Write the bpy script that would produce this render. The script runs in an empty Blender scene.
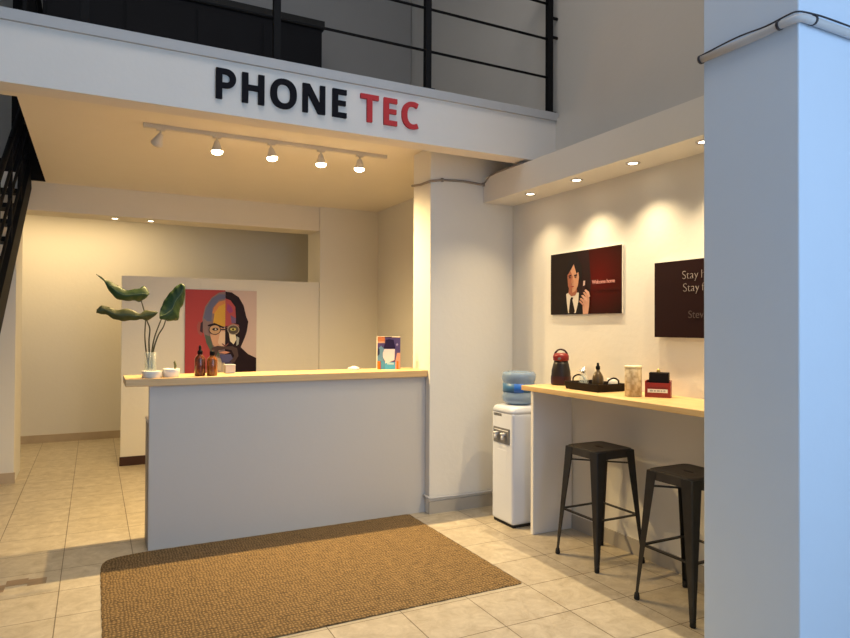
import bpy, bmesh, math, random
from mathutils import Vector, Matrix
random.seed(7)
S = bpy.context.scene
COL = S.collection
PI = math.pi

# ---------------------------------------------------------------- camera
cam_data = bpy.data.cameras.new('camera')
cam = bpy.data.objects.new('camera', cam_data); COL.objects.link(cam)
Rm = Matrix(((0.890864, -0.009098, -0.454180), (-0.454250, -0.008236, -0.890836), (0.004364, 0.999925, -0.011470)))
cam.matrix_world = Matrix.Translation((0, 0, 1.5)) @ Rm.to_4x4()
cam_data.sensor_width = 36.0
cam_data.lens = 36.0 * 649.0 / 850.0
cam_data.clip_start = 0.05
S.camera = cam

# ---------------------------------------------------------------- world, daylight, exposure
S.view_settings.view_transform = 'Standard'
S.view_settings.look = 'None'
S.view_settings.gamma = 1.0
S.view_settings.exposure = 0.12
S.view_settings.use_curve_mapping = False
W = bpy.data.worlds.new('world'); S.world = W; W.use_nodes = True
bg = W.node_tree.nodes['Background']
bg.inputs[0].default_value = (0.50, 0.72, 1.0, 1); bg.inputs[1].default_value = 0.35

def lamp(name, kind, loc, power, color, target=None, **kw):
    d = bpy.data.lights.new(name, kind); d.energy = power; d.color = color
    for k, v in kw.items(): setattr(d, k, v)
    o = bpy.data.objects.new(name, d); COL.objects.link(o); o.location = loc
    if target is not None:
        o.rotation_euler = (Vector(target) - Vector(loc)).to_track_quat('-Z', 'Y').to_euler()
    return o
DAY = (0.50, 0.72, 1.0)
WARM = (1.0, 0.70, 0.31)
WARM2 = (1.0, 0.77, 0.44)
# daylight entering through the open shop front behind the camera
lamp('shopfront_daylight', 'AREA', (2.2, -1.5, 2.4), 112, DAY, (2.0, 4.0, 1.9), shape='RECTANGLE', size=3.4, size_y=3.6)
# added neutral fill, no real lamp, to brighten the hall's upper walls
lamp('hall_fill_light', 'AREA', (1.0, 2.3, 6.1), 66, (1.0, 0.88, 0.76), (1.6, 3.2, 0), shape='RECTANGLE', size=3.5, size_y=1.6)
# corridor ceiling lamp behind the bulkhead
lamp('corridor_light', 'AREA', (-0.3, 8.8, 2.93), 30, (1.0, 0.71, 0.33), (-0.3, 8.8, 0), shape='RECTANGLE', size=1.8, size_y=0.5)
P_TRACK, P_DOWN, P_HALL = 195, 58, 14

# ---------------------------------------------------------------- materials
def mat(name, col, rough=0.6, metal=0.0, bump=0.0, bscale=60.0, var=0.0, vscale=6.0, emit=None, estr=0.0, trans=0.0, ior=1.45, alpha=1.0, coat=0.0):
    m = bpy.data.materials.new(name); m.use_nodes = True
    nt = m.node_tree; b = nt.nodes['Principled BSDF']
    if name in ('black_metal', 'stair_tread', 'black_unit', 'sign_black', 'black_card', 'tray_dark_wood') or name[:4] == 'ink_' or name[:6] == 'print_': b.inputs['Specular IOR Level'].default_value = 0.12
    b.inputs['Base Color'].default_value = (*col, 1)
    b.inputs['Roughness'].default_value = rough
    b.inputs['Metallic'].default_value = metal
    b.inputs['IOR'].default_value = ior
    b.inputs['Transmission Weight'].default_value = trans
    b.inputs['Alpha'].default_value = alpha
    b.inputs['Coat Weight'].default_value = coat
    if emit:
        b.inputs['Emission Color'].default_value = (*emit, 1); b.inputs['Emission Strength'].default_value = estr
    tc = nt.nodes.new('ShaderNodeTexCoord')
    if var > 0:
        n = nt.nodes.new('ShaderNodeTexNoise'); n.inputs['Scale'].default_value = vscale; n.inputs['Detail'].default_value = 5
        r = nt.nodes.new('ShaderNodeMapRange'); r.inputs['To Min'].default_value = 1 - var; r.inputs['To Max'].default_value = 1 + var
        mx = nt.nodes.new('ShaderNodeMix'); mx.data_type = 'RGBA'; mx.blend_type = 'MULTIPLY'; mx.inputs[0].default_value = 1
        mx.inputs[6].default_value = (*col, 1)
        nt.links.new(tc.outputs['Object'], n.inputs['Vector']); nt.links.new(n.outputs['Fac'], r.inputs['Value'])
        nt.links.new(r.outputs[0], mx.inputs[7]); nt.links.new(mx.outputs[2], b.inputs['Base Color'])
    if bump > 0:
        n2 = nt.nodes.new('ShaderNodeTexNoise'); n2.inputs['Scale'].default_value = bscale; n2.inputs['Detail'].default_value = 3
        bp = nt.nodes.new('ShaderNodeBump'); bp.inputs['Strength'].default_value = bump; bp.inputs['Distance'].default_value = 0.01
        nt.links.new(tc.outputs['Object'], n2.inputs['Vector']); nt.links.new(n2.outputs['Fac'], bp.inputs['Height']); nt.links.new(bp.outputs[0], b.inputs['Normal'])
    return m

M = {}
M['wall'] = mat('wall_paint', (0.74, 0.72, 0.68), 0.75, bump=0.12, bscale=25, var=0.025, vscale=2)
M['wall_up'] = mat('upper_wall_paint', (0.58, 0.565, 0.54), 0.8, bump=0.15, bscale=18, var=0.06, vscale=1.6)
M['mezz_wall'] = mat('mezzanine_wall_paint', (0.30, 0.29, 0.28), 0.8, var=0.05, vscale=1.5)
M['beam'] = mat('beam_paint', (0.72, 0.68, 0.64), 0.7, bump=0.12, bscale=22, var=0.03, vscale=2)
M['lip'] = mat('lip_paint', (0.45, 0.45, 0.46), 0.7, bump=0.1, var=0.05)
M['ceil'] = mat('ceiling_paint', (0.78, 0.73, 0.65), 0.8, bump=0.08, bscale=20, var=0.02)
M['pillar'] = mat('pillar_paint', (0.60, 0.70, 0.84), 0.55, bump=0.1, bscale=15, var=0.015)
M['counter'] = mat('counter_paint', (0.56, 0.54, 0.52), 0.5, bump=0.05, bscale=40, var=0.012)
M['counter_edge'] = mat('cabinet_side', (0.36, 0.34, 0.34), 0.5)
M['base_tile'] = mat('skirting_tile', (0.46, 0.37, 0.27), 0.5, var=0.12, vscale=9)
M['base_grey'] = mat('skirting_grey_tile', (0.40, 0.37, 0.33), 0.5, var=0.12, vscale=9)
M['base_dark'] = mat('skirting_dark', (0.045, 0.018, 0.015), 0.4)
M['black'] = mat('black_metal', (0.008, 0.008, 0.009), 0.65)
M['black_unit'] = mat('black_unit', (0.010, 0.010, 0.012), 0.6, var=0.2, vscale=3)
M['black_edge'] = mat('black_unit_top', (0.006, 0.006, 0.006), 0.7)
M['stool'] = mat('gunmetal', (0.045, 0.044, 0.045), 0.42, 0.75, var=0.25, vscale=14)
M['stool_seat'] = mat('gunmetal_seat', (0.055, 0.05, 0.048), 0.5, 0.6, var=0.3, vscale=18)
M['foot'] = mat('rubber', (0.015, 0.014, 0.014), 0.8)
M['white'] = mat('white_plastic', (0.80, 0.80, 0.82), 0.3)
M['white_gloss'] = mat('white_gloss', (0.66, 0.71, 0.84), 0.2, coat=0.4)  # white plastic, with the blue shop front reflection put into its colour
M['panel_grey'] = mat('control_grey', (0.14, 0.14, 0.15), 0.4, var=0.1)
M['chrome'] = mat('chrome', (0.7, 0.7, 0.72), 0.2, 1.0)
M['trackwhite'] = mat('track_white', (0.62, 0.58, 0.52), 0.4)
M['bulb'] = mat('bulb_glow', (1, 1, 1), 0.5, emit=(1.0, 0.80, 0.50), estr=20)
M['bulb2'] = mat('downlight_glow', (1, 1, 1), 0.5, emit=(1.0, 0.84, 0.60), estr=12)
M['red'] = mat('sign_red', (0.50, 0.030, 0.035), 0.7)
M['signblack'] = mat('sign_black', (0.010, 0.010, 0.014), 0.85)
M['amber'] = mat('amber_glass', (0.16, 0.035, 0.010), 0.08, trans=0.25, coat=0.5)
M['amber2'] = mat('amber_glass_light', (0.30, 0.09, 0.015), 0.08, trans=0.35, coat=0.5)
M['glass'] = mat('clear_glass', (0.80, 0.86, 0.80), 0.05, alpha=0.22)
M['water'] = mat('water', (0.55, 0.66, 0.50), 0.05, alpha=0.22)
M['bottle'] = mat('blue_bottle', (0.28, 0.40, 0.60), 0.12, trans=0.35, coat=0.4)
M['label_blue'] = mat('bottle_label', (0.05, 0.16, 0.34), 0.4)
M['label_blue2'] = mat('bottle_label_bright', (0.02, 0.14, 0.62), 0.4)
M['leaf'] = mat('leaf', (0.020, 0.055, 0.010), 0.45, var=0.35, vscale=14, bump=0.25, bscale=30)
M['leaf2'] = mat('leaf_olive', (0.050, 0.058, 0.010), 0.48, var=0.3, vscale=12, bump=0.25, bscale=30)
M['vein'] = mat('leaf_vein', (0.10, 0.15, 0.05), 0.5)
M['stem'] = mat('stem', (0.055, 0.05, 0.018), 0.5)
M['ceramic'] = mat('ceramic', (0.82, 0.79, 0.72), 0.35, var=0.04, vscale=30)
M['wax'] = mat('wax', (0.75, 0.66, 0.45), 0.5)
M['twig'] = mat('twig', (0.14, 0.15, 0.06), 0.6)
M['paper'] = mat('paper', (0.85, 0.84, 0.82), 0.7)
M['greybox'] = mat('grey_box', (0.42, 0.43, 0.46), 0.5)
M['flask'] = mat('flask_black', (0.010, 0.006, 0.006), 0.4)
M['flask_red'] = mat('flask_red', (0.20, 0.010, 0.010), 0.4)
M['flask_dred'] = mat('flask_dark_red', (0.030, 0.005, 0.006), 0.4)
M['tray'] = mat('tray_dark_wood', (0.012, 0.008, 0.007), 0.45, var=0.2, vscale=20)
M['olive'] = mat('olive_glass', (0.085, 0.055, 0.025), 0.25)
M['redbox'] = mat('red_box', (0.28, 0.022, 0.018), 0.35, coat=0.2)
M['reddk'] = mat('red_box_dark', (0.12, 0.012, 0.012), 0.4)
M['blackcard'] = mat('black_card', (0.01, 0.008, 0.012), 0.6)
M['brass'] = mat('brass', (0.6, 0.42, 0.14), 0.3, 0.9)
M['conduit'] = mat('conduit_grey', (0.50, 0.50, 0.52), 0.45, var=0.05)
M['cable'] = mat('dark_cable', (0.03, 0.03, 0.04), 0.5)
M['cable_br'] = mat('brown_cable', (0.27, 0.23, 0.20), 0.6)
M['step'] = mat('stair_tread', (0.012, 0.012, 0.012), 0.6)
M['print_edge'] = mat('print_edge', (0.70, 0.67, 0.62), 0.6)
M['inset'] = mat('floor_inset_tile', (0.24, 0.16, 0.10), 0.4, var=0.3, vscale=20)

def wood(name, c1, c2, axis):
    m = mat(name, c1, 0.4); nt = m.node_tree; b = nt.nodes['Principled BSDF']
    tc = nt.nodes.new('ShaderNodeTexCoord'); mp = nt.nodes.new('ShaderNodeMapping')
    mp.inputs['Scale'].default_value = (1.2, 22, 22) if axis == 'X' else (22, 1.2, 22)
    n = nt.nodes.new('ShaderNodeTexNoise'); n.inputs['Scale'].default_value = 1.6; n.inputs['Detail'].default_value = 7; n.inputs['Distortion'].default_value = 0.7
    r = nt.nodes.new('ShaderNodeValToRGB'); r.color_ramp.elements[0].position = 0.35; r.color_ramp.elements[1].position = 0.7
    r.color_ramp.elements[0].color = (*c2, 1); r.color_ramp.elements[1].color = (*c1, 1)
    nt.links.new(tc.outputs['Object'], mp.inputs[0]); nt.links.new(mp.outputs[0], n.inputs['Vector']); nt.links.new(n.outputs['Fac'], r.inputs[0]); nt.links.new(r.outputs[0], b.inputs['Base Color'])
    return m
M['wood_x'] = wood('pale_pine_counter', (0.74, 0.52, 0.27), (0.62, 0.40, 0.18), 'X')
M['wood_y'] = wood('pale_pine_bar', (0.76, 0.55, 0.28), (0.62, 0.40, 0.17), 'Y')

def floor_mat():
    m = mat('floor_tile', (0.5, 0.45, 0.36), 0.3); nt = m.node_tree; b = nt.nodes['Principled BSDF']; L = nt.links.new
    tc = nt.nodes.new('ShaderNodeTexCoord')
    mp = nt.nodes.new('ShaderNodeMapping'); mp.inputs['Location'].default_value = (-0.24 + 0.403 * 20, -3.093 + 0.371 * 20, 0)
    L(tc.outputs['Object'], mp.inputs[0])
    br = nt.nodes.new('ShaderNodeTexBrick'); br.offset = 0; br.squash = 1
    br.inputs['Scale'].default_value = 1; br.inputs['Brick Width'].default_value = 0.403; br.inputs['Row Height'].default_value = 0.371
    br.inputs['Mortar Size'].default_value = 0.0028; br.inputs['Mortar Smooth'].default_value = 0.2; br.inputs['Bias'].default_value = 0.0
    br.inputs['Color1'].default_value = (0.94, 0.94, 0.94, 1); br.inputs['Color2'].default_value = (1.0, 1.0, 1.0, 1); br.inputs['Mortar'].default_value = (0.28, 0.24, 0.20, 1)
    L(mp.outputs[0], br.inputs['Vector'])
    n = nt.nodes.new('ShaderNodeTexNoise'); n.inputs['Scale'].default_value = 11; n.inputs['Detail'].default_value = 10; n.inputs['Roughness'].default_value = 0.72; n.inputs['Distortion'].default_value = 0.6
    L(tc.outputs['Object'], n.inputs['Vector'])
    r = nt.nodes.new('ShaderNodeValToRGB'); r.color_ramp.elements[0].position = 0.33; r.color_ramp.elements[1].position = 0.68
    r.color_ramp.elements[0].color = (0.37, 0.315, 0.235, 1); r.color_ramp.elements[1].color = (0.56, 0.50, 0.40, 1)
    L(n.outputs['Fac'], r.inputs[0])
    mx = nt.nodes.new('ShaderNodeMix'); mx.data_type = 'RGBA'; mx.blend_type = 'MULTIPLY'; mx.inputs[0].default_value = 1
    L(r.outputs[0], mx.inputs[6]); L(br.outputs['Color'], mx.inputs[7]); L(mx.outputs[2], b.inputs['Base Color'])
    bp = nt.nodes.new('ShaderNodeBump'); bp.inputs['Strength'].default_value = 0.4; bp.inputs['Distance'].default_value = 0.004; bp.invert = True
    L(br.outputs['Fac'], bp.inputs['Height']); L(bp.outputs[0], b.inputs['Normal'])
    b.inputs['Roughness'].default_value = 0.36
    return m
M['floor'] = floor_mat()

def rug_mat():
    m = mat('jute', (0.3, 0.2, 0.1), 0.95); nt = m.node_tree; b = nt.nodes['Principled BSDF']; L = nt.links.new
    tc = nt.nodes.new('ShaderNodeTexCoord')
    w1 = nt.nodes.new('ShaderNodeTexWave'); w1.wave_type = 'BANDS'; w1.bands_direction = 'Y'; w1.inputs['Scale'].default_value = 13; w1.inputs['Distortion'].default_value = 5.0; w1.inputs['Detail'].default_value = 2; w1.inputs['Detail Scale'].default_value = 1.6
    w2 = nt.nodes.new('ShaderNodeTexWave'); w2.wave_type = 'BANDS'; w2.bands_direction = 'X'; w2.inputs['Scale'].default_value = 17; w2.inputs['Distortion'].default_value = 7; w2.inputs['Detail'].default_value = 2
    L(tc.outputs['Object'], w1.inputs[0]); L(tc.outputs['Object'], w2.inputs[0])
    mul = nt.nodes.new('ShaderNodeMath'); mul.operation = 'MULTIPLY'; L(w1.outputs['Fac'], mul.inputs[0]); L(w2.outputs['Fac'], mul.inputs[1])
    n = nt.nodes.new('ShaderNodeTexNoise'); n.inputs['Scale'].default_value = 14; n.inputs['Detail'].default_value = 9; n.inputs['Roughness'].default_value = 0.8
    mpp = nt.nodes.new('ShaderNodeMapping'); mpp.inputs['Scale'].default_value = (1, 4, 1); L(tc.outputs['Object'], mpp.inputs[0]); L(mpp.outputs[0], n.inputs['Vector'])
    ad = nt.nodes.new('ShaderNodeMath'); ad.operation = 'MULTIPLY_ADD'; ad.inputs[1].default_value = 0.42; L(mul.outputs[0], ad.inputs[0]); L(n.outputs['Fac'], ad.inputs[2])
    r = nt.nodes.new('ShaderNodeValToRGB'); r.color_ramp.elements[0].position = 0.38; r.color_ramp.elements[1].position = 0.90
    r.color_ramp.elements[0].color = (0.060, 0.036, 0.015, 1); r.color_ramp.elements[1].color = (0.335, 0.215, 0.09, 1)
    L(ad.outputs[0], r.inputs[0]); L(r.outputs[0], b.inputs['Base Color'])
    bp = nt.nodes.new('ShaderNodeBump'); bp.inputs['Strength'].default_value = 0.8; bp.inputs['Distance'].default_value = 0.008
    L(ad.outputs[0], bp.inputs['Height']); L(bp.outputs[0], b.inputs['Normal'])
    return m
M['rug'] = rug_mat()

def glow_red():
    # printed artwork: a red glow fading into black, as printed on the board (object X across, Z up)
    m = mat('print_red_fade', (0.1, 0.0, 0.0), 0.45); nt = m.node_tree; b = nt.nodes['Principled BSDF']; L = nt.links.new
    tc = nt.nodes.new('ShaderNodeTexCoord'); mp = nt.nodes.new('ShaderNodeMapping')
    mp.inputs['Location'].default_value = (-0.55 * 2.9, 0, -0.25 * 3.2); mp.inputs['Scale'].default_value = (2.9, 0, 3.2)
    g = nt.nodes.new('ShaderNodeTexGradient'); g.gradient_type = 'SPHERICAL'
    r = nt.nodes.new('ShaderNodeValToRGB'); r.color_ramp.elements[0].color = (0.012, 0.004, 0.003, 1); r.color_ramp.elements[1].color = (0.085, 0.003, 0.002, 1)
    L(tc.outputs['Object'], mp.inputs[0]); L(mp.outputs[0], g.inputs[0]); L(g.outputs['Fac'], r.inputs[0]); L(r.outputs[0], b.inputs['Base Color'])
    return m
M['print_red'] = glow_red()
M['print_brown'] = mat('print_dark_brown', (0.020, 0.008, 0.009), 0.4)

_ink = {}
def ink(c):
    if c not in _ink: _ink[c] = mat('ink_%02x%02x%02x' % tuple(int(v * 255) for v in c), c, 0.5)
    return _ink[c]

# ---------------------------------------------------------------- mesh helpers
def bm_box(bm, a, b, mi=0):
    x0, y0, z0 = a; x1, y1, z1 = b
    v = [bm.verts.new(p) for p in ((x0,y0,z0),(x1,y0,z0),(x1,y1,z0),(x0,y1,z0),(x0,y0,z1),(x1,y0,z1),(x1,y1,z1),(x0,y1,z1))]
    for f in ((0,3,2,1),(4,5,6,7),(0,1,5,4),(1,2,6,5),(2,3,7,6),(3,0,4,7)):
        fc = bm.faces.new([v[i] for i in f]); fc.material_index = mi
def bm_lathe(bm, prof, c=(0,0,0), n=28, mi=0, cap=True):
    rings = []
    for r, z in prof:
        rings.append([bm.verts.new((c[0] + r * math.cos(2*PI*i/n), c[1] + r * math.sin(2*PI*i/n), c[2] + z)) for i in range(n)])
    for a, b in zip(rings[:-1], rings[1:]):
        for i in range(n):
            f = bm.faces.new((a[i], a[(i+1) % n], b[(i+1) % n], b[i])); f.smooth = True; f.material_index = mi
    if cap:
        f = bm.faces.new(list(reversed(rings[0]))); f.material_index = mi
        f = bm.faces.new(rings[-1]); f.material_index = mi
def bm_tube(bm, pts, r, n=10, mi=0, caps=True):
    pts = [Vector(p) for p in pts]; rs = r if isinstance(r, (list, tuple)) else [r] * len(pts)
    rings = []; up = None
    for i, p in enumerate(pts):
        t = (pts[min(i+1, len(pts)-1)] - pts[max(i-1, 0)]).normalized()
        if up is None:
            up = Vector((0,0,1)) if abs(t.z) < 0.9 else Vector((1,0,0))
        s = t.cross(up).normalized(); up = s.cross(t).normalized()
        rings.append([bm.verts.new(p + s * rs[i] * math.cos(2*PI*k/n) + up * rs[i] * math.sin(2*PI*k/n)) for k in range(n)])
    for a, b in zip(rings[:-1], rings[1:]):
        for k in range(n):
            f = bm.faces.new((a[k], a[(k+1) % n], b[(k+1) % n], b[k])); f.smooth = True; f.material_index = mi
    if caps:
        bm.faces.new(list(reversed(rings[0]))).material_index = mi; bm.faces.new(rings[-1]).material_index = mi
def bm_hex(bm, lo, hi, mi=0):
    # general bar between two 4-point rings
    a = [bm.verts.new(p) for p in lo]; b = [bm.verts.new(p) for p in hi]
    for i in range(4):
        bm.faces.new((a[i], a[(i+1) % 4], b[(i+1) % 4], b[i])).material_index = mi
    bm.faces.new(list(reversed(a))).material_index = mi; bm.faces.new(b).material_index = mi
def bar(bm, p, q, w, t, side=None, mi=0):
    # rectangular bar from p to q; w across "side", t across the other
    p = Vector(p); q = Vector(q); d = (q - p).normalized()
    s = Vector(side).normalized() if side else d.cross(Vector((0,0,1))).normalized()
    s = (s - d * s.dot(d)).normalized(); u = s.cross(d).normalized()
    f = lambda c: [c + s*w/2 + u*t/2, c - s*w/2 + u*t/2, c - s*w/2 - u*t/2, c + s*w/2 - u*t/2]
    bm_hex(bm, f(p), f(q), mi)
def spline(pts, n=8):
    P = [Vector(p) for p in pts]; out = []
    for i in range(len(P) - 1):
        a, b, c, d = P[max(i-1, 0)], P[i], P[i+1], P[min(i+2, len(P)-1)]
        for k in range(n):
            t = k / n
            out.append(0.5 * ((2*b) + (-a + c)*t + (2*a - 5*b + 4*c - d)*t*t + (-a + 3*b - 3*c + d)*t*t*t))
    return out + [P[-1]]
def new(): return bmesh.new()
def obj(name, bm, mats, parent=None, bevel=0.0, seg=2, normals=True, subsurf=0):
    if normals: bmesh.ops.recalc_face_normals(bm, faces=bm.faces)
    me = bpy.data.meshes.new(name); bm.to_mesh(me); bm.free()
    if not isinstance(mats, (list, tuple)): mats = [mats]
    for m in mats: me.materials.append(m if not isinstance(m, str) else M[m])
    o = bpy.data.objects.new(name, me); COL.objects.link(o)
    if parent: o.parent = parent
    if bevel:
        b = o.modifiers.new('bevel', 'BEVEL'); b.width = bevel; b.segments = seg; b.limit_method = 'ANGLE'; b.angle_limit = math.radians(40); b.harden_normals = False
    if subsurf:
        s = o.modifiers.new('subsurf', 'SUBSURF'); s.levels = subsurf; s.render_levels = subsurf
    return o
def box(name, a, b, m, parent=None, bevel=0.0):
    bm = new(); bm_box(bm, a, b); return obj(name, bm, m, parent, bevel)
def thing(name, label, cat, loc=(0,0,0), rz=0, group=None):
    o = bpy.data.objects.new(name, None); COL.objects.link(o); o.location = loc; o.rotation_euler = (0, 0, rz)
    o.empty_display_size = 0.1
    o['label'] = label; o['category'] = cat
    if group: o['group'] = group
    return o
def tag(o, label, cat, group=None, loc=None, kind=None):
    o['label'] = label; o['category'] = cat
    if group: o['group'] = group
    if loc: o.location = loc
    if kind: o['kind'] = kind
    return o
def st(name, a, b, m, label, cat, bevel=0.0):
    o = box(name, a, b, m, None, bevel); o['kind'] = 'structure'; o['label'] = label; o['category'] = cat; return o
def dup(root, loc, label=None, rz=None):
    r = root.copy(); COL.objects.link(r); r.location = loc
    if rz is not None: r.rotation_euler = (0, 0, rz)
    if label: r['label'] = label
    for ch in list(root.children):
        c = ch.copy(); COL.objects.link(c); c.parent = r
        for g in list(ch.children):
            d = g.copy(); COL.objects.link(d); d.parent = c
    return r
def flat_curve(contours, depth):
    # filled 2-D outline with holes, extruded; in XY
    cu = bpy.data.curves.new('outline', 'CURVE'); cu.dimensions = '2D'; cu.fill_mode = 'BOTH'; cu.extrude = depth / 2
    for c in contours:
        s = cu.splines.new('POLY'); s.points.add(len(c) - 1); s.use_cyclic_u = True
        for i, p in enumerate(c): s.points[i].co = (p[0], p[1], 0, 1)
    o = bpy.data.objects.new('outline', cu); COL.objects.link(o)
    me = bpy.data.meshes.new_from_object(o.evaluated_get(bpy.context.evaluated_depsgraph_get()))
    bpy.data.objects.remove(o); bpy.data.curves.remove(cu)
    return me
def text_mesh(s, size, depth, fat=0.0, spacing=1.0):
    cu = bpy.data.curves.new('lettering', 'FONT'); cu.body = s; cu.size = size; cu.extrude = depth; cu.offset = fat; cu.space_character = spacing
    o = bpy.data.objects.new('lettering', cu); COL.objects.link(o)
    me = bpy.data.meshes.new_from_object(o.evaluated_get(bpy.context.evaluated_depsgraph_get()))
    bpy.data.objects.remove(o); bpy.data.curves.remove(cu)
    return me
def mesh_obj(name, me, m, parent=None):
    me.materials.clear(); me.materials.append(M[m] if isinstance(m, str) else m); me.name = name
    o = bpy.data.objects.new(name, me); COL.objects.link(o)
    if parent: o.parent = parent
    return o

# ================================================================ SETTING
XL, XR, YF, YB, ZT = -3.0, 3.2, -2.4, 9.57, 6.2
ZC = 2.95
st('floor', (XL, YF, -0.1), (XR, YB, 0), 'floor', 'beige mottled ceramic tile floor in a square grid', 'floor')
bm = new()
bm_box(bm, (-0.45, 4.186, ZC), (XR, YB, 3.14)); bm_box(bm, (XL, 4.186, ZC), (-0.45, 4.84, 3.14))
bm_box(bm, (XL, 7.61, ZC), (-0.45, YB, 3.14)); bm_box(bm, (XL, 4.84, ZC), (-1.6, 7.61, 3.14))
o = obj('ceiling', bm, 'ceil'); o['kind'] = 'structure'; o['label'] = 'warm white ceiling below the mezzanine with a stairwell opening'; o['category'] = 'ceiling'
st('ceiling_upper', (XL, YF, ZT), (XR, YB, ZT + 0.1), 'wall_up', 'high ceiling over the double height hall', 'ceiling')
st('wall_right', (XR, YF, 0), (XR + 0.15, YB + 0.15, 3.12), 'wall', 'cream wall beside the bar with posters', 'wall')
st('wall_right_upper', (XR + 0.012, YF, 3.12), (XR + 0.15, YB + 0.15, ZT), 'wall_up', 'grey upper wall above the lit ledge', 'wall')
st('wall_left', (XL - 0.15, YF, 0), (XL, YB + 0.15, ZT), 'wall', 'left wall of the hall outside the picture', 'wall')
st('wall_back', (XL, YB, 0), (XR, YB + 0.15, ZT), 'wall', 'warm lit back wall of the corridor', 'wall')
st('wall_stair_side', (XL, 7.26, 0), (-0.665, 7.86, ZC), 'wall', 'wall stub at left under the staircase', 'wall')
st('wall_partition', (0.262, 7.64, 0), (2.45, 7.76, 2.03), 'wall', 'low cream partition wall behind the counter holding the portrait', 'wall')
st('wall_bulkhead', (XL, 7.64, 2.66), (2.45, 8.0, ZC), 'ceil', 'cream bulkhead above the open gap over the partition', 'wall')
st('wall_back_corner', (2.44, 7.60, 0), (XR, 8.1, ZC), 'wall', 'cream pier at the right end of the partition', 'wall')
st('mezzanine_beam', (XL, 4.026, 2.775), (XR, 4.186, 3.10), 'beam', 'white mezzanine beam carrying the shop lettering', 'beam')
st('trim_1', (XL, 4.006, 3.10), (XR, 4.30, 3.16), 'lip', 'grey lip along the top of the mezzanine beam', 'trim')
st('wall_mezzanine', (-0.45, 6.66, 3.14), (XR, 6.78, ZT), 'mezz_wall', 'dark grey back wall of the mezzanine behind the railing', 'wall')
st('wall_column', (2.40, 4.62, 0), (XR, 4.93, ZC), 'wall', 'white column between the counter and the water dispenser', 'column', 0.004)
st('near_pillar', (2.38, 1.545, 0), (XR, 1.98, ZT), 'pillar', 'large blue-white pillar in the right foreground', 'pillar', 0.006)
bm = new(); bm_box(bm, (2.9, 1.98, 2.535), (XR, 4.62, 2.745))
o = obj('soffit', bm, 'wall'); o['kind'] = 'structure'; o['label'] = 'white lighting soffit along the wall above the bar'; o['category'] = 'soffit'
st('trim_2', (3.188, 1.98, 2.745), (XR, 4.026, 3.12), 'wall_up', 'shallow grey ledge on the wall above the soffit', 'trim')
st('baseboard_left', (XL, 7.248, 0), (-0.655, 7.26, 0.10), 'base_tile', 'tan tile skirting on the stub wall', 'baseboard')
st('baseboard_back', (XL, YB - 0.012, 0), (0.9, YB, 0.10), 'base_tile', 'tan tile skirting along the corridor back wall', 'baseboard')
st('baseboard_partition', (0.252, 7.628, 0), (2.44, 7.64, 0.095), 'base_dark', 'dark maroon skirting under the partition wall', 'baseboard')
st('baseboard_column', (2.396, 4.608, 0), (XR, 4.62, 0.10), 'base_grey', 'grey stone tile skirting at the foot of the column', 'baseboard')
st('baseboard_right', (3.188, 1.98, 0), (XR, 4.608, 0.10), 'base_grey', 'grey tile skirting under the bar', 'baseboard')

st('stairwell_dark_backdrop', (-0.76, 7.70, 3.14), (-0.30, 7.76, 5.6), 'black_unit', 'added black backdrop for the unlit upstairs beyond the stairwell', 'door')  # added black sheet standing in for the darkness of the upper floor

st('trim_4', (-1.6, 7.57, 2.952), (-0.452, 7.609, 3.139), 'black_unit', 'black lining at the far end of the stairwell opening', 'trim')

# floor inset
bm = new()
for a, b in (((-0.44, 4.41), (-0.33, 4.50)), ((-0.33, 4.37), (-0.235, 4.47)), ((-0.60, 4.33), (-0.44, 4.44))):
    bm_box(bm, (a[0], a[1], 0.0), (b[0], b[1], 0.0015))
o = obj('trim_3', bm, 'inset'); o['kind'] = 'structure'; o['label'] = 'dark brown stepped inset tiles in the floor at left'; o['category'] = 'trim'

# ================================================================ STAIRCASE
t = thing('staircase', 'black metal staircase climbing to the mezzanine at left', 'staircase', (-1.0, 2.9, 0))
def rel(p): return (p[0] + 1.0, p[1] - 2.9, p[2])
y0, z0, y1, z1 = 2.88, 0.0, 7.60, 2.95
sl = (z1 - z0) / (y1 - y0)
for x in (-0.600, -1.42):
    bm = new(); bar(bm, rel((x, y0 + 0.12, z0 + 0.13)), rel((x, y1 - 0.02, z1 + 0.02)), 0.05, 0.22, (1, 0, 0)); obj('stringer', bm, 'black', t)
NS = 16
for i in range(NS):
    yy = y0 + (i + 0.8) * (y1 - y0) / NS; zz = z0 + (i + 0.8) * (z1 - z0) / NS
    bm = new(); bm_box(bm, rel((-1.395, yy - 0.13, zz)), rel((-0.625, yy + 0.13, zz + 0.04))); obj('tread', bm, 'step', t)
for k, h in enumerate((0.30, 0.52, 0.74, 0.98)):
    bm = new(); bm_tube(bm, [rel((-0.600, y0 + 0.2, z0 + h + 0.12)), rel((-0.600, y1, z1 + h))], 0.012 if k < 3 else 0.022, 8); obj('handrail' if k == 3 else 'rail', bm, 'black', t)
for i in range(7):
    yy = y0 + 0.25 + i * 0.73; zz = z0 + (yy - y0) * sl
    bm = new(); bm_box(bm, rel((-0.615, yy - 0.015, zz + 0.1)), rel((-0.585, yy + 0.015, zz + 1.0))); obj('baluster', bm, 'black', t)
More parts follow.
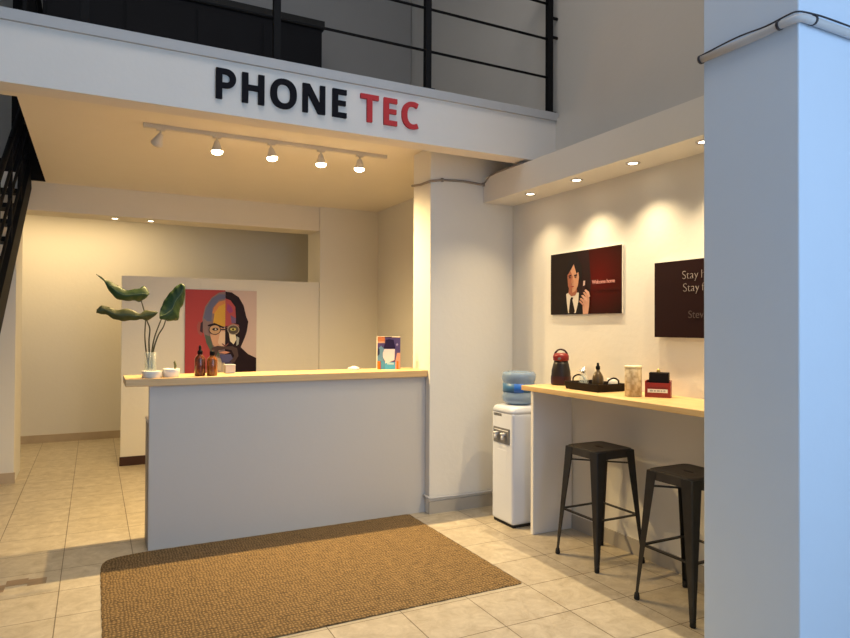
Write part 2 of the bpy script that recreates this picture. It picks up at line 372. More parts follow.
# guard around the stairwell opening
t = thing('stairwell_guard', 'black solid guard panel along the stairwell edge upstairs', 'railing', (-0.43, 4.9, 3.14))
box('guard_panel', (0, 0, 0), (0.02, 2.7, 0.75), 'black', t)
bm = new(); bm_tube(bm, [(0.01, 0, 0.95), (0.01, 2.7, 0.95)], 0.02, 8); obj('handrail', bm, 'black', t)
for y in (0.02, 1.35, 2.68):
    bm = new(); bm_box(bm, (0, y - 0.015, 0), (0.025, y + 0.015, 0.95)); obj('post', bm, 'black', t)

# ================================================================ MEZZANINE RAILING
t = thing('mezzanine_railing', 'black metal railing with thin horizontal bars above the beam', 'railing', (3.135, 4.04, 3.16))
for i in range(6):
    x = -1.065 * i
    bm = new(); bm_box(bm, (x - 0.022, -0.022, 0), (x + 0.022, 0.022, 1.15)); p = obj('post', bm, 'black', t, 0.002)
    bm = new(); bm_box(bm, (x - 0.045, -0.03, 0), (x + 0.045, 0.05, 0.008)); obj('foot_plate', bm, 'black', p)
for z in (0.275, 0.575, 0.85):
    bm = new(); bm_tube(bm, [(-5.4, 0, z), (0.0, 0, z)], 0.0095, 8); obj('rail', bm, 'black', t)
bm = new(); bm_box(bm, (-5.4, -0.03, 1.13), (0.03, 0.03, 1.17)); obj('handrail', bm, 'black', t, 0.004)
for z in (0.60, 0.75):
    bm = new(); bm_tube(bm, [(0.02, 0, z), (0.08, 0, z)], 0.012, 8); obj('wall_bracket', bm, 'black', t)
# dark unit upstairs
t = thing('upstairs_cabinet', 'long black cabinet standing behind the mezzanine railing', 'cabinet', (-0.4, 6.15, 3.141))
box('body', (0, 0, 0), (2.38, 0.42, 1.28), 'black_unit', t, 0.005)
box('top', (-0.01, -0.03, 1.28), (2.40, 0.45, 1.36), 'black_edge', t, 0.004)
for i in range(4):
    box('door', (0.03 + i * 0.59, -0.012, 0.06), (0.60 + i * 0.59, 0.0, 1.22), 'black_unit', t, 0.003)

# ================================================================ SHOP SIGN
sign = thing('shop_sign', 'raised lettering PHONE TEC in black and red on the white beam', 'sign', (0.636, 4.026, 2.862))
def ell(cx, cy, rx, ry, a0=0, a1=360, n=40, sup=2.25):
    out = []
    for i in range(n + (0 if a1 - a0 == 360 else 1)):
        a = math.radians(a0 + (a1 - a0) * i / n); c, s = math.cos(a), math.sin(a)
        out.append((cx + rx * math.copysign(abs(c) ** (2 / sup), c), cy + ry * math.copysign(abs(s) ** (2 / sup), s)))
    return out
Hh, sw = 0.183, 0.037
def poly_letter(ch, w):
    if ch == 'P':
        r = 0.052
        outer = [(0, 0), (0, Hh), (w - 0.058, Hh)] + [(w - 0.058 + 0.058 * math.sin(a), Hh - 0.0575 + 0.0575 * math.cos(a)) for a in [PI * i / 16 for i in range(1, 17)]] + [(sw, Hh - 0.115), (sw, 0)]
        inner = [(sw, Hh - 0.031), (w - 0.060, Hh - 0.031)] + [(w - 0.060 + 0.0245 * math.sin(a), Hh - 0.0575 + 0.0265 * math.cos(a)) for a in [PI * i / 12 for i in range(1, 13)]] + [(sw, Hh - 0.084)]
        return [outer, inner]
    if ch == 'H':
        m = Hh / 2 + 0.004
        return [[(0,0),(0,Hh),(sw,Hh),(sw,m+0.016),(w-sw,m+0.016),(w-sw,Hh),(w,Hh),(w,0),(w-sw,0),(w-sw,m-0.016),(sw,m-0.016),(sw,0)]]
    if ch == 'O':
        return [ell(w/2, Hh/2, w/2, Hh/2 + 0.002), ell(w/2, Hh/2, w/2 - 0.040, Hh/2 - 0.031)]
    if ch == 'N':
        return [[(0,0),(0,Hh),(0.045,Hh),(w-0.034,0.062),(w-0.034,Hh),(w,Hh),(w,0),(w-0.045,0),(0.034,Hh-0.062),(0.034,0)]]
    if ch == 'E':
        return [[(0,0),(0,Hh),(w,Hh),(w,Hh-0.032),(sw,Hh-0.032),(sw,Hh/2+0.018),(w-0.006,Hh/2+0.018),(w-0.006,Hh/2-0.013),(sw,Hh/2-0.013),(sw,0.032),(w,0.032),(w,0)]]
    if ch == 'T':
        return [[(0,Hh),(w,Hh),(w,Hh-0.032),(w/2+sw/2,Hh-0.032),(w/2+sw/2,0),(w/2-sw/2,0),(w/2-sw/2,Hh-0.032),(0,Hh-0.032)]]
    if ch == 'C':
        cx = 0.082
        o_ = ell(cx, Hh/2, cx, Hh/2 + 0.002, 62, 298, 36); i_ = ell(cx, Hh/2, cx - 0.040, Hh/2 - 0.029, 62, 298, 36)
        o_ = [p for p in o_ if p[0] < w - 0.012]; i_ = [p for p in i_ if p[0] < w - 0.02]
        top = [(w - 0.004, Hh - 0.008), (w - 0.016, Hh - 0.039)]; bot = [(w - 0.016, 0.037), (w - 0.004, 0.007)]
        return [[top[0]] + o_ + [bot[1], bot[0]] + list(reversed(i_)) + [top[1]]]
for ch, xa, xb, m in (('P', .636, .754, 'signblack'), ('H', .790, .925, 'signblack'), ('O', .963, 1.129, 'signblack'), ('N', 1.168, 1.316, 'signblack'), ('E', 1.366, 1.462, 'signblack'),
                      ('T', 1.560, 1.690, 'red'), ('E', 1.728, 1.826, 'red'), ('C', 1.862, 1.992, 'red')):
    me = flat_curve(poly_letter(ch, xb - xa), 0.018)
    o = mesh_obj('letter', me, m, sign)
    o.rotation_euler = (PI / 2, 0, 0); o.location = (xa - 0.636, -0.0095, 0)
    if m == 'red' and ch == 'T': pass

# ================================================================ RECEPTION COUNTER
t = thing('reception_counter', 'white reception counter with a pale wooden top', 'counter', (1.35, 4.9, 0))
bm = new(); bm_box(bm, (0.332-1.35, 4.69-4.9, 0), (2.398-1.35, 4.745-4.9, 1.096)); obj('front_panel', bm, 'counter', t, 0.002)
bm = new(); bm_box(bm, (0.185-1.35, 4.65-4.9, 1.096), (2.399-1.35, 5.02-4.9, 1.148)); obj('countertop', bm, 'wood_x', t, 0.004)
bm = new(); bm_box(bm, (0.329-1.35, 4.746-4.9, 0), (2.37-1.35, 4.96-4.9, 0.84)); cb = obj('inner_cabinet', bm, 'counter_edge', t, 0.003)
bm = new(); bm_box(bm, (0.327-1.35, 4.746-4.9, 0.84), (2.37-1.35, 4.98-4.9, 0.86)); obj('inner_worktop', bm, 'white', t, 0.003)
bm = new(); bm_box(bm, (2.30-1.35, 4.746-4.9, 0.86), (2.36-1.35, 5.0-4.9, 1.095)); obj('bracket', bm, 'counter_edge', t)
bm = new(); bm_box(bm, (0.50-1.35, 4.746-4.9, 0.86), (0.53-1.35, 5.0-4.9, 1.095)); obj('bracket', bm, 'counter_edge', t)

# ================================================================ RUG
bm = new()
x0, x1, ya, yb = 0.048, 2.245, 3.13, 4.675
out = []
def edge(p, q, n, amp):
    for i in range(n):
        k = i / n; a = Vector(p).lerp(Vector(q), k); d = (Vector(q) - Vector(p)).normalized(); nn = Vector((-d.y, d.x))
        out.append(a + nn * (math.sin(i * 1.9) * amp + random.uniform(-amp, amp) * 0.5))
def corner(cx, cy, r, a0):
    for i in range(6):
        a = math.radians(a0 + 90 * i / 5); out.append(Vector((cx + r * math.cos(a), cy + r * math.sin(a))))
edge((x0 + .03, ya - .02), (x1 - .02, ya), 60, 0.0012); corner(x1 - .02, ya + .02, .02, -90)
edge((x1, ya + .05), (x1, yb - .03), 40, 0.0025); corner(x1 - .03, yb - .03 , .03, 0)
edge((x1 - .05, yb), (x0 + .22, yb - .012), 60, 0.002)
for p in ((x0 + .15, yb - .028), (x0 + .08, yb - .045), (x0 + .035, yb - .075), (x0 + .010, yb - .13)): out.append(Vector(p))
edge((x0, yb - .22), (x0, ya + .03), 40, 0.0018)
lo = [bm.verts.new((p.x, p.y, 0.001)) for p in out]; c = Vector((1.15, 3.9))
hi = [bm.verts.new((p.x, p.y, 0.005)) for p in out]; hi2 = [bm.verts.new((*(c + (p - c) * 0.996), 0.008)) for p in out]
n = len(out)
for i in range(n):
    bm.faces.new((lo[i], lo[(i+1) % n], hi[(i+1) % n], hi[i])); bm.faces.new((hi[i], hi[(i+1) % n], hi2[(i+1) % n], hi2[i]))
bm.faces.new(hi2)
tag(obj('jute_rug', bm, 'rug'), 'brown woven jute rug on the tiles before the counter', 'rug')

# ================================================================ BAR
t = thing('bar_counter', 'pale wooden wall bar on a white end panel beside the stools', 'bar counter', (3.0, 3.0, 0))
box('shelf', (2.75-3, 1.985-3, 1.045), (3.199-3, 3.86-3, 1.08), 'wood_y', t, 0.003)
box('support_panel', (2.833-3, 3.827-3, 0), (3.187-3, 3.858-3, 1.044), 'white', t, 0.003)
box('wall_batten', (3.165-3, 1.985-3, 1.0), (3.199-3, 3.82-3, 1.044), 'white', t)

# ================================================================ STOOLS
def make_stool(loc, label):
    t = thing('bar_stool', label, 'stool', loc, 0, 'metal stools at the bar')
    hs, zt = 0.152, 0.728
    bm = new()   # pressed seat with a grip slot: rounded square rings around a slot hole
    def ring(h, r, z, n=6):
        v = []
        for q, (sx, sy) in enumerate(((1,1),(-1,1),(-1,-1),(1,-1))):
            for i in range(n):
                a = math.radians(90 * q + 90 * i / (n - 1)); v.append(bm.verts.new((sx*(h-r) + r*math.cos(a), sy*(h-r) + r*math.sin(a), z)))
        return v
    def slot(z, a=0.034, b=0.012, k=1.0):
        v = []
        for i in range(24):
            an = 2*PI*(i + 0.5)/24; v.append(bm.verts.new((b*k*math.cos(an), a*k*math.sin(an), z)))
        return v
    rings = [slot(zt - 0.022), slot(zt - 0.006, k=1.05), slot(zt - 0.004, k=1.5), ring(0.10, 0.03, zt - 0.004), ring(hs - 0.018, 0.035, zt - 0.002), ring(hs - 0.010, 0.035, zt), ring(hs - 0.002, 0.036, zt - 0.003), ring(hs, 0.036, zt - 0.010), ring(hs + 0.004, 0.036, zt - 0.055), ring(hs - 0.001, 0.034, zt - 0.055), ring(hs - 0.006, 0.033, zt - 0.012)]
    for a, b in zip(rings[:-1], rings[1:]):
        for i in range(24):
            f = bm.faces.new((a[i], a[(i+1) % 24], b[(i+1) % 24], b[i])); f.smooth = False
    obj('seat', bm, 'stool_seat', t)
    for sx in (1, -1):
        for sy in (1, -1):
            bm = new()   # tapered angle-section leg
            top = Vector((sx * (hs + 0.003), sy * (hs + 0.003), zt - 0.010)); ft = Vector((sx * 0.197, sy * 0.197, 0.022))
            prof = []
            for k, wv in ((0.0, 0.072), (0.12, 0.066), (0.5, 0.046), (0.85, 0.028), (1.0, 0.022)):
                p = top.lerp(ft, k); th = 0.003
                prof.append([bm.verts.new(p + Vector(v)) for v in ((0, -sy*wv, 0), (0, -sy*0.006, 0), (-sx*0.006, 0, 0), (-sx*wv, 0, 0), (-sx*wv, -sy*th, 0), (-sx*0.008, -sy*th*1.2, 0), (-sx*th*1.2, -sy*0.008, 0), (-sx*th, -sy*wv, 0))])
            for a, b in zip(prof[:-1], prof[1:]):
                for i in range(8): bm.faces.new((a[i], a[(i+1) % 8], b[(i+1) % 8], b[i]))
            bm.faces.new(prof[0]); bm.faces.new(prof[-1])
            lg = obj('leg', bm, 'stool', t)
            bm = new(); f2 = ft + Vector((-sx*0.009, -sy*0.009, 0)); bm_lathe(bm, [(0.013, -0.021), (0.016, -0.015), (0.015, 0.0), (0.012, 0.016)], f2, 12); obj('foot_cap', bm, 'foot', lg)
    def at(z): k = (zt - 0.03 - z) / (zt - 0.052); return (hs + 0.003) + (0.197 - hs - 0.003) * k - 0.012
    for z, w, th, nm in ((0.305, 0.020, 0.008, 'footrest'),):
        r = at(z)
        for p, q in (((r, r, z), (r, -r, z)), ((r, -r, z), (-r, -r, z)), ((-r, -r, z), (-r, r, z)), ((-r, r, z), (r, r, z))):
            bm = new(); bar(bm, p, q, w, th); obj(nm, bm, 'stool', t)
    r = at(0.64)
    for sx, dz in ((1, 0), (-1, -0.008)):
        bm = new(); bar(bm, (r, sx*r, 0.64 + dz), (-r, -sx*r, 0.64 + dz), 0.022, 0.007); obj('cross_brace', bm, 'stool', t)
    return t
s0 = make_stool((2.935, 3.252, 0), 'dark metal bar stool standing nearer the water dispenser, fully visible')
s1 = dup(s0, (2.868, 2.482, 0), 'dark metal bar stool partly hidden behind the large blue-white pillar')

# ================================================================ WATER DISPENSER
t = thing('water_dispenser', 'white floor standing water dispenser beside the bar end panel', 'water dispenser', (2.93, 4.145, 0))
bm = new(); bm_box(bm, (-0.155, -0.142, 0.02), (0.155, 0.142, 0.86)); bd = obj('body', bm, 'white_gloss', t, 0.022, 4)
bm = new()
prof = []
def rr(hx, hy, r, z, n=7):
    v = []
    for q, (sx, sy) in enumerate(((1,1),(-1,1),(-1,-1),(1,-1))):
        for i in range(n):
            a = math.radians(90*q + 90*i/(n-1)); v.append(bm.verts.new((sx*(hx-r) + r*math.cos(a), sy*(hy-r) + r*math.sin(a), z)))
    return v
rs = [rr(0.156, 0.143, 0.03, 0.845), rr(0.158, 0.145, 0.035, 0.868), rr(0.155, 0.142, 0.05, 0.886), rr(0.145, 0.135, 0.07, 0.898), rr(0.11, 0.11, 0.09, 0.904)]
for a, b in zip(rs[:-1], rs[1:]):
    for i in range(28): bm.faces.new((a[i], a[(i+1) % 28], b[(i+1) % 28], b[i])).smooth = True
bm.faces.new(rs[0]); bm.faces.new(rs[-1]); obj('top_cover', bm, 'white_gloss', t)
bm = new(); bm_box(bm, (-0.162, -0.105, 0.615), (-0.152, 0.11, 0.732)); cp = obj('control_panel', bm, 'panel_grey', t, 0.004)
for y in (-0.05, 0.045):
    bm = new(); bm_tube(bm, [(-0.16, y, 0.685), (-0.180, y, 0.685), (-0.186, y, 0.670), (-0.186, y, 0.650)], 0.010, 10); tp = obj('tap', bm, 'white', t)
    bm = new(); bm_box(bm, (-0.198, y - 0.016, 0.690), (-0.165, y + 0.016, 0.699)); obj('tap_lever', bm, 'white', tp, 0.003)
box('indicator_strip', (-0.164, -0.09, 0.712), (-0.162, 0.09, 0.718), 'white', t)
box('drip_recess', (-0.1562, -0.07, 0.37), (-0.154, 0.06, 0.565), 'white_gloss', t, 0.002)
box('plinth', (-0.14, -0.13, 0), (0.14, 0.13, 0.03), 'foot', t)
for i, (a, b) in enumerate(((-0.005, 0.02), (0.024, 0.05), (0.054, 0.072), (0.076, 0.10))):
    box('logo_letter', (-0.157, a + 0.01, 0.818), (-0.154, b + 0.01, 0.838), 'panel_grey', t)
t = thing('water_bottle', 'blue translucent water bottle upside down on the dispenser', 'bottle', (2.93, 4.145, 0.905)); t.scale = (0.98, 0.98, 1.10)
bm = new(); bm_lathe(bm, [(0.045, 0.0), (0.10, 0.004), (0.125, 0.022), (0.132, 0.045), (0.132, 0.062), (0.126, 0.074), (0.124, 0.085), (0.124, 0.15), (0.125, 0.158), (0.132, 0.172), (0.134, 0.19), (0.134, 0.21), (0.122, 0.226), (0.10, 0.228), (0.09, 0.222), (0.0, 0.222)][:-1] + [(0.001, 0.222)], n=40); obj('shell', bm, 'bottle', t)
def wrap(a0, a1, r, z0_, z1_, m, nm, par):
    bm = new(); n = 14; A = []
    for i in range(n + 1):
        a = math.radians(a0 + (a1 - a0) * i / n); A.append([bm.verts.new((rr_ * math.cos(a), rr_ * math.sin(a), z)) for rr_, z in ((r, z0_), (r, z1_), (r - 0.002, z1_), (r - 0.002, z0_))])
    for a, b in zip(A[:-1], A[1:]):
        for k in range(4): bm.faces.new((a[k], b[k], b[(k+1) % 4], a[(k+1) % 4])).smooth = (k in (0, 2))
    bm.faces.new(A[0]); bm.faces.new(A[-1]); return obj(nm, bm, m, par)
wrap(150, 300, 0.1262, 0.088, 0.148, 'label_blue', 'label', t); wrap(218, 252, 0.1275, 0.088, 0.148, 'label_blue2', 'label_emblem', t)

# ================================================================ TRACK LIGHT
t = thing('track_light', 'white ceiling track with five spotlights above the counter, the leftmost one off', 'track light', (1.25, 5.05, 2.95))
box('track', (-0.95, -0.018, -0.030), (0.95, 0.018, 0), 'trackwhite', t, 0.003)
heads = [(0.389, (-0.35, 0.30, -0.85), False), (0.765, (0.03, 0.02, -1), True), (1.155, (0.12, -0.05, -1), True), (1.54, (0.05, 0.04, -1), True), (1.86, (-0.02, 0.05, -1), True)]
for i, (x, d, lit) in enumerate(heads):
    hx = x * 5.05 / 4.75 * 0.985 - 1.25 + 0.01
    d = Vector(d).normalized(); a = Vector((hx, 0, -0.072)); 
    bm = new(); bm_tube(bm, [(hx, 0, -0.03), (hx, 0, -0.075)], 0.007, 8); bm_box(bm, (hx - 0.03, -0.016, -0.042), (hx + 0.03, 0.016, -0.028)); h = obj('spotlight_head', bm, 'trackwhite', t)
    rot = Vector((0, 0, 1)).rotation_difference(d).to_matrix()
    bm = new(); bm_lathe(bm, [(0.016, -0.01), (0.020, 0.0), (0.028, 0.026), (0.042, 0.062), (0.0425, 0.066), (0.040, 0.066), (0.026, 0.03)], n=24)
    bmesh.ops.transform(bm, matrix=Matrix.Translation(a) @ rot.to_4x4(), verts=bm.verts); obj('shade', bm, 'trackwhite', h)
    bm = new(); bm_lathe(bm, [(0.020, 0.045), (0.037, 0.054), (0.043, 0.068), (0.036, 0.084), (0.018, 0.092), (0.004, 0.094)], n=24)
    bmesh.ops.transform(bm, matrix=Matrix.Translation(a) @ rot.to_4x4(), verts=bm.verts); obj('bulb', bm, 'bulb' if lit else 'trackwhite', h)
    wa = Vector((1.25, 5.05, 2.95)) + a + d * 0.100
    if lit: lamp('spotlight_beam', 'SPOT', wa, P_TRACK * (0.3 if i == 4 else 0.9), WARM, wa + d, spot_size=math.radians(156), spot_blend=1.0, shadow_soft_size=0.02)

# ================================================================ DOWNLIGHTS
def downlight(loc, label, group, power, aim=(-0.28, -0.05, -1)):
    t = thing('downlight', label, 'downlight', loc, 0, group)
    bm = new(); bm_lathe(bm, [(0.030, -0.001), (0.030, -0.006), (0.044, -0.005), (0.046, -0.0005), (0.030, -0.0005)], n=28, cap=False); obj('rim', bm, 'chrome', t)
    bm = new(); bm_lathe(bm, [(0.029, -0.004), (0.029, -0.0012)], n=24); obj('lens', bm, 'bulb2', t)
    w = Vector(loc) + Vector((0, 0, -0.02))
    lamp('downlight_beam', 'SPOT', w, power, WARM2, w + Vector(aim), spot_size=math.radians(122), spot_blend=1.0, shadow_soft_size=0.015)
for y, lb in ((4.11, 'round recessed downlight in the bar soffit, nearest the column'), (3.57, 'round recessed downlight in the bar soffit above the left poster'),
              (3.035, 'round recessed downlight in the bar soffit between the two posters'), (2.50, 'round recessed downlight in the bar soffit beside the large pillar')):
    downlight((3.01, y, 2.535), lb, 'downlights in the bar soffit', P_DOWN * (0.5 if y > 4 else 1.0))
downlight((0.19, 7.80, 2.66), 'recessed downlight under the far bulkhead, above the corridor floor', 'downlights under the far bulkhead', P_HALL)
downlight((0.55, 7.80, 2.66), 'recessed downlight under the far bulkhead, closer to the partition', 'downlights under the far bulkhead', P_HALL * 0.6)

# ================================================================ PRINTS
def art_board(name, w, h, depth, shapes, mats, edge='print_edge'):
    # board lying in local XZ facing -Y, with printed shapes as thin layers in the same mesh
    ml = [M[edge]]; idx = {}
    bm = new(); bm_box(bm, (0, 0, 0), (w, depth, h))
    for k, (pts, m) in enumerate(shapes):
        key = m if isinstance(m, str) else tuple(m)
        if key not in idx: idx[key] = len(ml); ml.append(M[m] if isinstance(m, str) else ink(key))
        vs = [bm.verts.new((p[0] * w, -0.0004 * (k + 1), p[1] * h)) for p in pts]
        f = bm.faces.new(vs); f.normal_update(); f.material_index = idx[key]
        if f.normal.y > 0: f.normal_flip()
    return obj(name, bm, ml, None, normals=False)
full = [(0, 0), (1, 0), (1, 1), (0, 1)]
def E2(cx, cy, rx, ry, n=24, a0=0, a1=360): return [(cx + rx*math.cos(math.radians(a0+(a1-a0)*i/n)), cy + ry*math.sin(math.radians(a0+(a1-a0)*i/n))) for i in range(n + (0 if a1-a0 == 360 else 1))]
DK = (0.02, 0.012, 0.02)
shapes = [
 (full, (0.58, 0.46, 0.46)), ([(0, 0), (.55, 0), (.55, 1), (0, 1)], (0.42, 0.065, 0.075)),
 # shoulders / black top
 ([(.55, 0), (1, 0), (1, .17), (.88, .22), (.78, .30), (.70, .42), (.55, .40)], (0.018, 0.010, 0.016)),
 ([(.30, 0), (.55, 0), (.55, .25), (.42, .20), (.34, .08)], (0.50, 0.42, 0.36)),
 # head, left half in patches
 ([(.55, .16), (.55, .985), (.46, .97), (.36, .91), (.27, .80), (.235, .66), (.24, .52), (.29, .36), (.36, .25), (.45, .18)], (0.24, 0.17, 0.19)),
 ([(.55, .95), (.46, .95), (.36, .89), (.28, .78), (.25, .66), (.30, .62), (.36, .62), (.37, .78), (.46, .88), (.55, .90)], (0.13, 0.14, 0.26)),
 ([(.55, .88), (.46, .86), (.39, .79), (.37, .72), (.45, .70), (.55, .72)], (0.58, 0.24, 0.10)),
 ([(.55, .84), (.46, .80), (.40, .72), (.38, .60), (.40, .56), (.55, .56)], (0.62, 0.36, 0.07)),
 ([(.23, .60), (.18, .62), (.155, .56), (.175, .48), (.22, .44), (.25, .50)], (0.35, 0.10, 0.10)),
 ([(.24, .62), (.21, .60), (.20, .50), (.24, .48)], (0.05, 0.03, 0.05)),
 ([(.36, .56), (.55, .54), (.55, .30), (.46, .26), (.38, .34), (.34, .46)], (0.62, 0.36, 0.26)),
 ([(.48, .50), (.55, .50), (.55, .33), (.50, .31), (.45, .36)], (0.70, 0.52, 0.42)),
 ([(.27, .46), (.34, .44), (.38, .32), (.47, .24), (.47, .19), (.36, .24), (.29, .36)], (0.10, 0.13, 0.11)),
 # head, right half dark with patches
 ([(.55, .985), (.64, .975), (.74, .92), (.81, .82), (.85, .68), (.88, .62), (.86, .50), (.83, .42), (.78, .32), (.72, .20), (.64, .13), (.55, .12)], DK),
 ([(.55, .90), (.62, .88), (.69, .80), (.70, .66), (.66, .58), (.55, .56)], (0.42, 0.085, 0.10)),
 ([(.58, .84), (.64, .80), (.66, .74), (.61, .72), (.57, .76)], (0.30, 0.06, 0.20)),
 ([(.62, .70), (.70, .66), (.70, .60), (.64, .60)], (0.16, 0.10, 0.24)),
 ([(.60, .50), (.69, .48), (.71, .40), (.67, .34), (.62, .38)], (0.78, 0.70, 0.58)),
 ([(.61, .56), (.72, .56), (.73, .50), (.66, .47), (.60, .50)], (0.42, 0.40, 0.18)),
 ([(.71, .44), (.75, .42), (.74, .34), (.71, .32)], (0.38, 0.40, 0.42)),
 # brows
 ([(.30, .575), (.40, .60), (.53, .555), (.53, .535), (.41, .575), (.32, .56)], DK),
 ([(.57, .555), (.66, .60), (.74, .58), (.75, .555), (.66, .575), (.57, .535)], (0.30, 0.12, 0.12)),
 # round glasses and eyes
 (E2(.405, .52, .085, .062), (0.05, 0.04, 0.05)), (E2(.405, .52, .074, .052), (0.52, 0.34, 0.22)), (E2(.41, .525, .042, .018), DK), (E2(.415, .525, .012, .012), (0.5, 0.5, 0.5)),
 (E2(.665, .52, .085, .062), (0.36, 0.30, 0.26)), (E2(.665, .52, .074, .052), (0.10, 0.08, 0.07)), (E2(.66, .525, .042, .018), (0.52, 0.48, 0.16)), (E2(.66, .525, .014, .013), DK),
 ([(.49, .53), (.58, .53), (.58, .515), (.49, .515)], (0.05, 0.04, 0.05)),
 # nose shade
 ([(.50, .36), (.55, .33), (.60, .36), (.59, .34), (.55, .31), (.51, .34)], (0.20, 0.08, 0.08)),
 # moustache, mouth, beard
 ([(.36, .30), (.44, .325), (.55, .315), (.65, .32), (.72, .29), (.74, .20), (.68, .12), (.60, .10), (.68, .20), (.64, .27), (.55, .285), (.46, .27), (.42, .20), (.46, .12), (.38, .18)], (0.085, 0.055, 0.06)),
 ([(.46, .245), (.55, .26), (.62, .245), (.55, .225)], (0.60, 0.28, 0.22)),
 ([(.47, .22), (.63, .22), (.66, .17), (.60, .12), (.51, .12)], (0.10, 0.10, 0.24)),
 ([(.55, .12), (.64, .13), (.66, .04), (.57, .02)], (0.06, 0.05, 0.12)),
 ([(.42, .15), (.50, .12), (.49, .02), (.40, .05)], (0.62, 0.52, 0.42)),
]
o = art_board('portrait_print', 0.785, 0.935, 0.018, shapes, None)
tag(o, 'colourful pop-art portrait print on the partition behind the counter', 'poster', None, (0.898, 7.618, 0.967))
# right wall prints face -X : rotate -90 about Z (local -Y -> world -X, local +X -> world -Y)
SK = (0.50, 0.26, 0.17); SK2 = (0.30, 0.11, 0.07)
shapes = [
 (full, (0.016, 0.010, 0.009)), ([(.56, 0), (1, 0), (1, 1), (.56, 1)], 'print_red'), ([(.40, .05), (.57, 0.0), (.60, .5), (.57, .98), (.42, .98)], (0.020, 0.009, 0.010)),
 # suit
 ([(.14, 0), (.24, .30), (.30, .36), (.44, .34), (.52, .22), (.54, 0)], (0.012, 0.010, 0.011)),
 # shirt and tie
 ([(.245, .33), (.30, .36), (.43, .34), (.425, .20), (.385, .02), (.275, .02), (.255, .18)], (0.62, 0.56, 0.50)),
 ([(.305, .24), (.335, .245), (.375, .05), (.36, .02), (.29, .02), (.285, .05)], (0.012, 0.008, 0.008)),
 ([(.305, .24), (.32, .275), (.35, .27), (.345, .235)], (0.012, 0.008, 0.008)),
 # neck, face
 ([(.28, .34), (.32, .29), (.38, .30), (.41, .36), (.40, .44), (.29, .44)], SK2),
 ([(.265, .60), (.275, .46), (.30, .38), (.34, .345), (.385, .37), (.42, .45), (.435, .58), (.42, .72), (.36, .80), (.29, .76)], SK),
 ([(.265, .60), (.275, .46), (.30, .38), (.34, .345), (.33, .48), (.345, .60), (.31, .70), (.27, .70)], SK2),
 # hair
 ([(.245, .55), (.255, .74), (.29, .86), (.36, .92), (.43, .88), (.475, .76), (.48, .62), (.465, .52), (.44, .58), (.435, .68), (.40, .64), (.375, .74), (.36, .80), (.32, .72), (.285, .66), (.268, .64)], (0.014, 0.010, 0.011)),
 # eyes, brows, nose, mouth
 ([(.285, .625), (.325, .635), (.325, .615), (.285, .605)], DK), ([(.365, .625), (.41, .635), (.41, .612), (.365, .605)], DK),
 (E2(.305, .59, .014, .010), DK), (E2(.388, .59, .014, .010), DK),
 ([(.335, .58), (.35, .58), (.355, .495), (.325, .495)], (0.42, 0.19, 0.12)), ([(.315, .445), (.345, .455), (.375, .445), (.345, .43)], (0.28, 0.05, 0.05)),
 # phone in the hand
 ([(.475, .20), (.52, .20), (.535, .50), (.49, .52)], (0.03, 0.012, 0.014)), ([(.50, .44), (.525, .45), (.53, .52), (.505, .52)], (0.55, 0.40, 0.38)),
 # hand with wrist and four fingers and a thumb
 ([(.50, 0), (.57, 0), (.585, .12), (.59, .24), (.56, .27), (.50, .22), (.495, .10)], (0.55, 0.30, 0.22)),
 ([(.52, .37), (.54, .385), (.585, .34), (.60, .27), (.58, .25), (.55, .32)], (0.60, 0.35, 0.27)),
 ([(.50, .335), (.52, .345), (.575, .285), (.58, .24), (.555, .24)], (0.52, 0.28, 0.20)),
 ([(.475, .29), (.50, .30), (.56, .245), (.565, .20), (.54, .20)], (0.60, 0.35, 0.27)),
 ([(.455, .24), (.475, .255), (.54, .21), (.55, .16), (.52, .165)], (0.52, 0.28, 0.20)),
 ([(.445, .20), (.46, .22), (.52, .15), (.52, .11)], (0.45, 0.22, 0.16)),
]
t1 = thing('poster', 'black and red poster of a man in a tie holding a phone, above the bar', 'poster', (3.186, 4.080, 1.595), -PI / 2, 'posters above the bar')
o = art_board('print', 0.769, 0.468, 0.012, shapes, None); o.parent = t1
def put_text_words(words, *a):
    x = a[1]
    for w in words:
        o = put_text(w, a[0], x, *a[2:]); x += max(v.co.x for v in o.data.vertices) + a[0] * 0.24
def put_text(s, size, x, z, m, par, fat=0.0, sp=1.0, yoff=-0.0155):
    me = text_mesh(s, size, 0.0006, fat, sp); o = mesh_obj('lettering', me, m, par); o.rotation_euler = (PI/2, 0, 0); o.location = (x, yoff, z); return o
M['txt_pink'] = mat('print_text_pink', (0.62, 0.30, 0.28), 0.5); M['txt_grey'] = mat('print_text_grey', (0.36, 0.31, 0.30), 0.5); M['txt_dim'] = mat('print_text_dim', (0.09, 0.065, 0.065), 0.5)
put_text_words(('Welcome', 'home'), 0.037, 0.490, 0.214, 'txt_pink', t1, 0.0006, 0.92)
t2 = thing('poster', 'dark brown poster with pale lettering, half hidden by the large pillar', 'poster', (3.164, 3.003, 1.439), -PI / 2 + 0.012, 'posters above the bar')
o = art_board('print', 0.77, 0.468, 0.018, [(full, 'print_brown')], None); o.parent = t2
put_text_words(('Stay', 'hungry.'), 0.073, 0.214, 0.353, 'txt_grey', t2, -0.0018, 1.0, -0.003)
put_text_words(('Stay', 'foolish.'), 0.073, 0.221, 0.277, 'txt_grey', t2, -0.0018, 1.0, -0.003)
put_text_words(('Steve', 'Jobs'), 0.065, 0.260, 0.118, 'txt_dim', t2, 0.0, 1.0, -0.003)

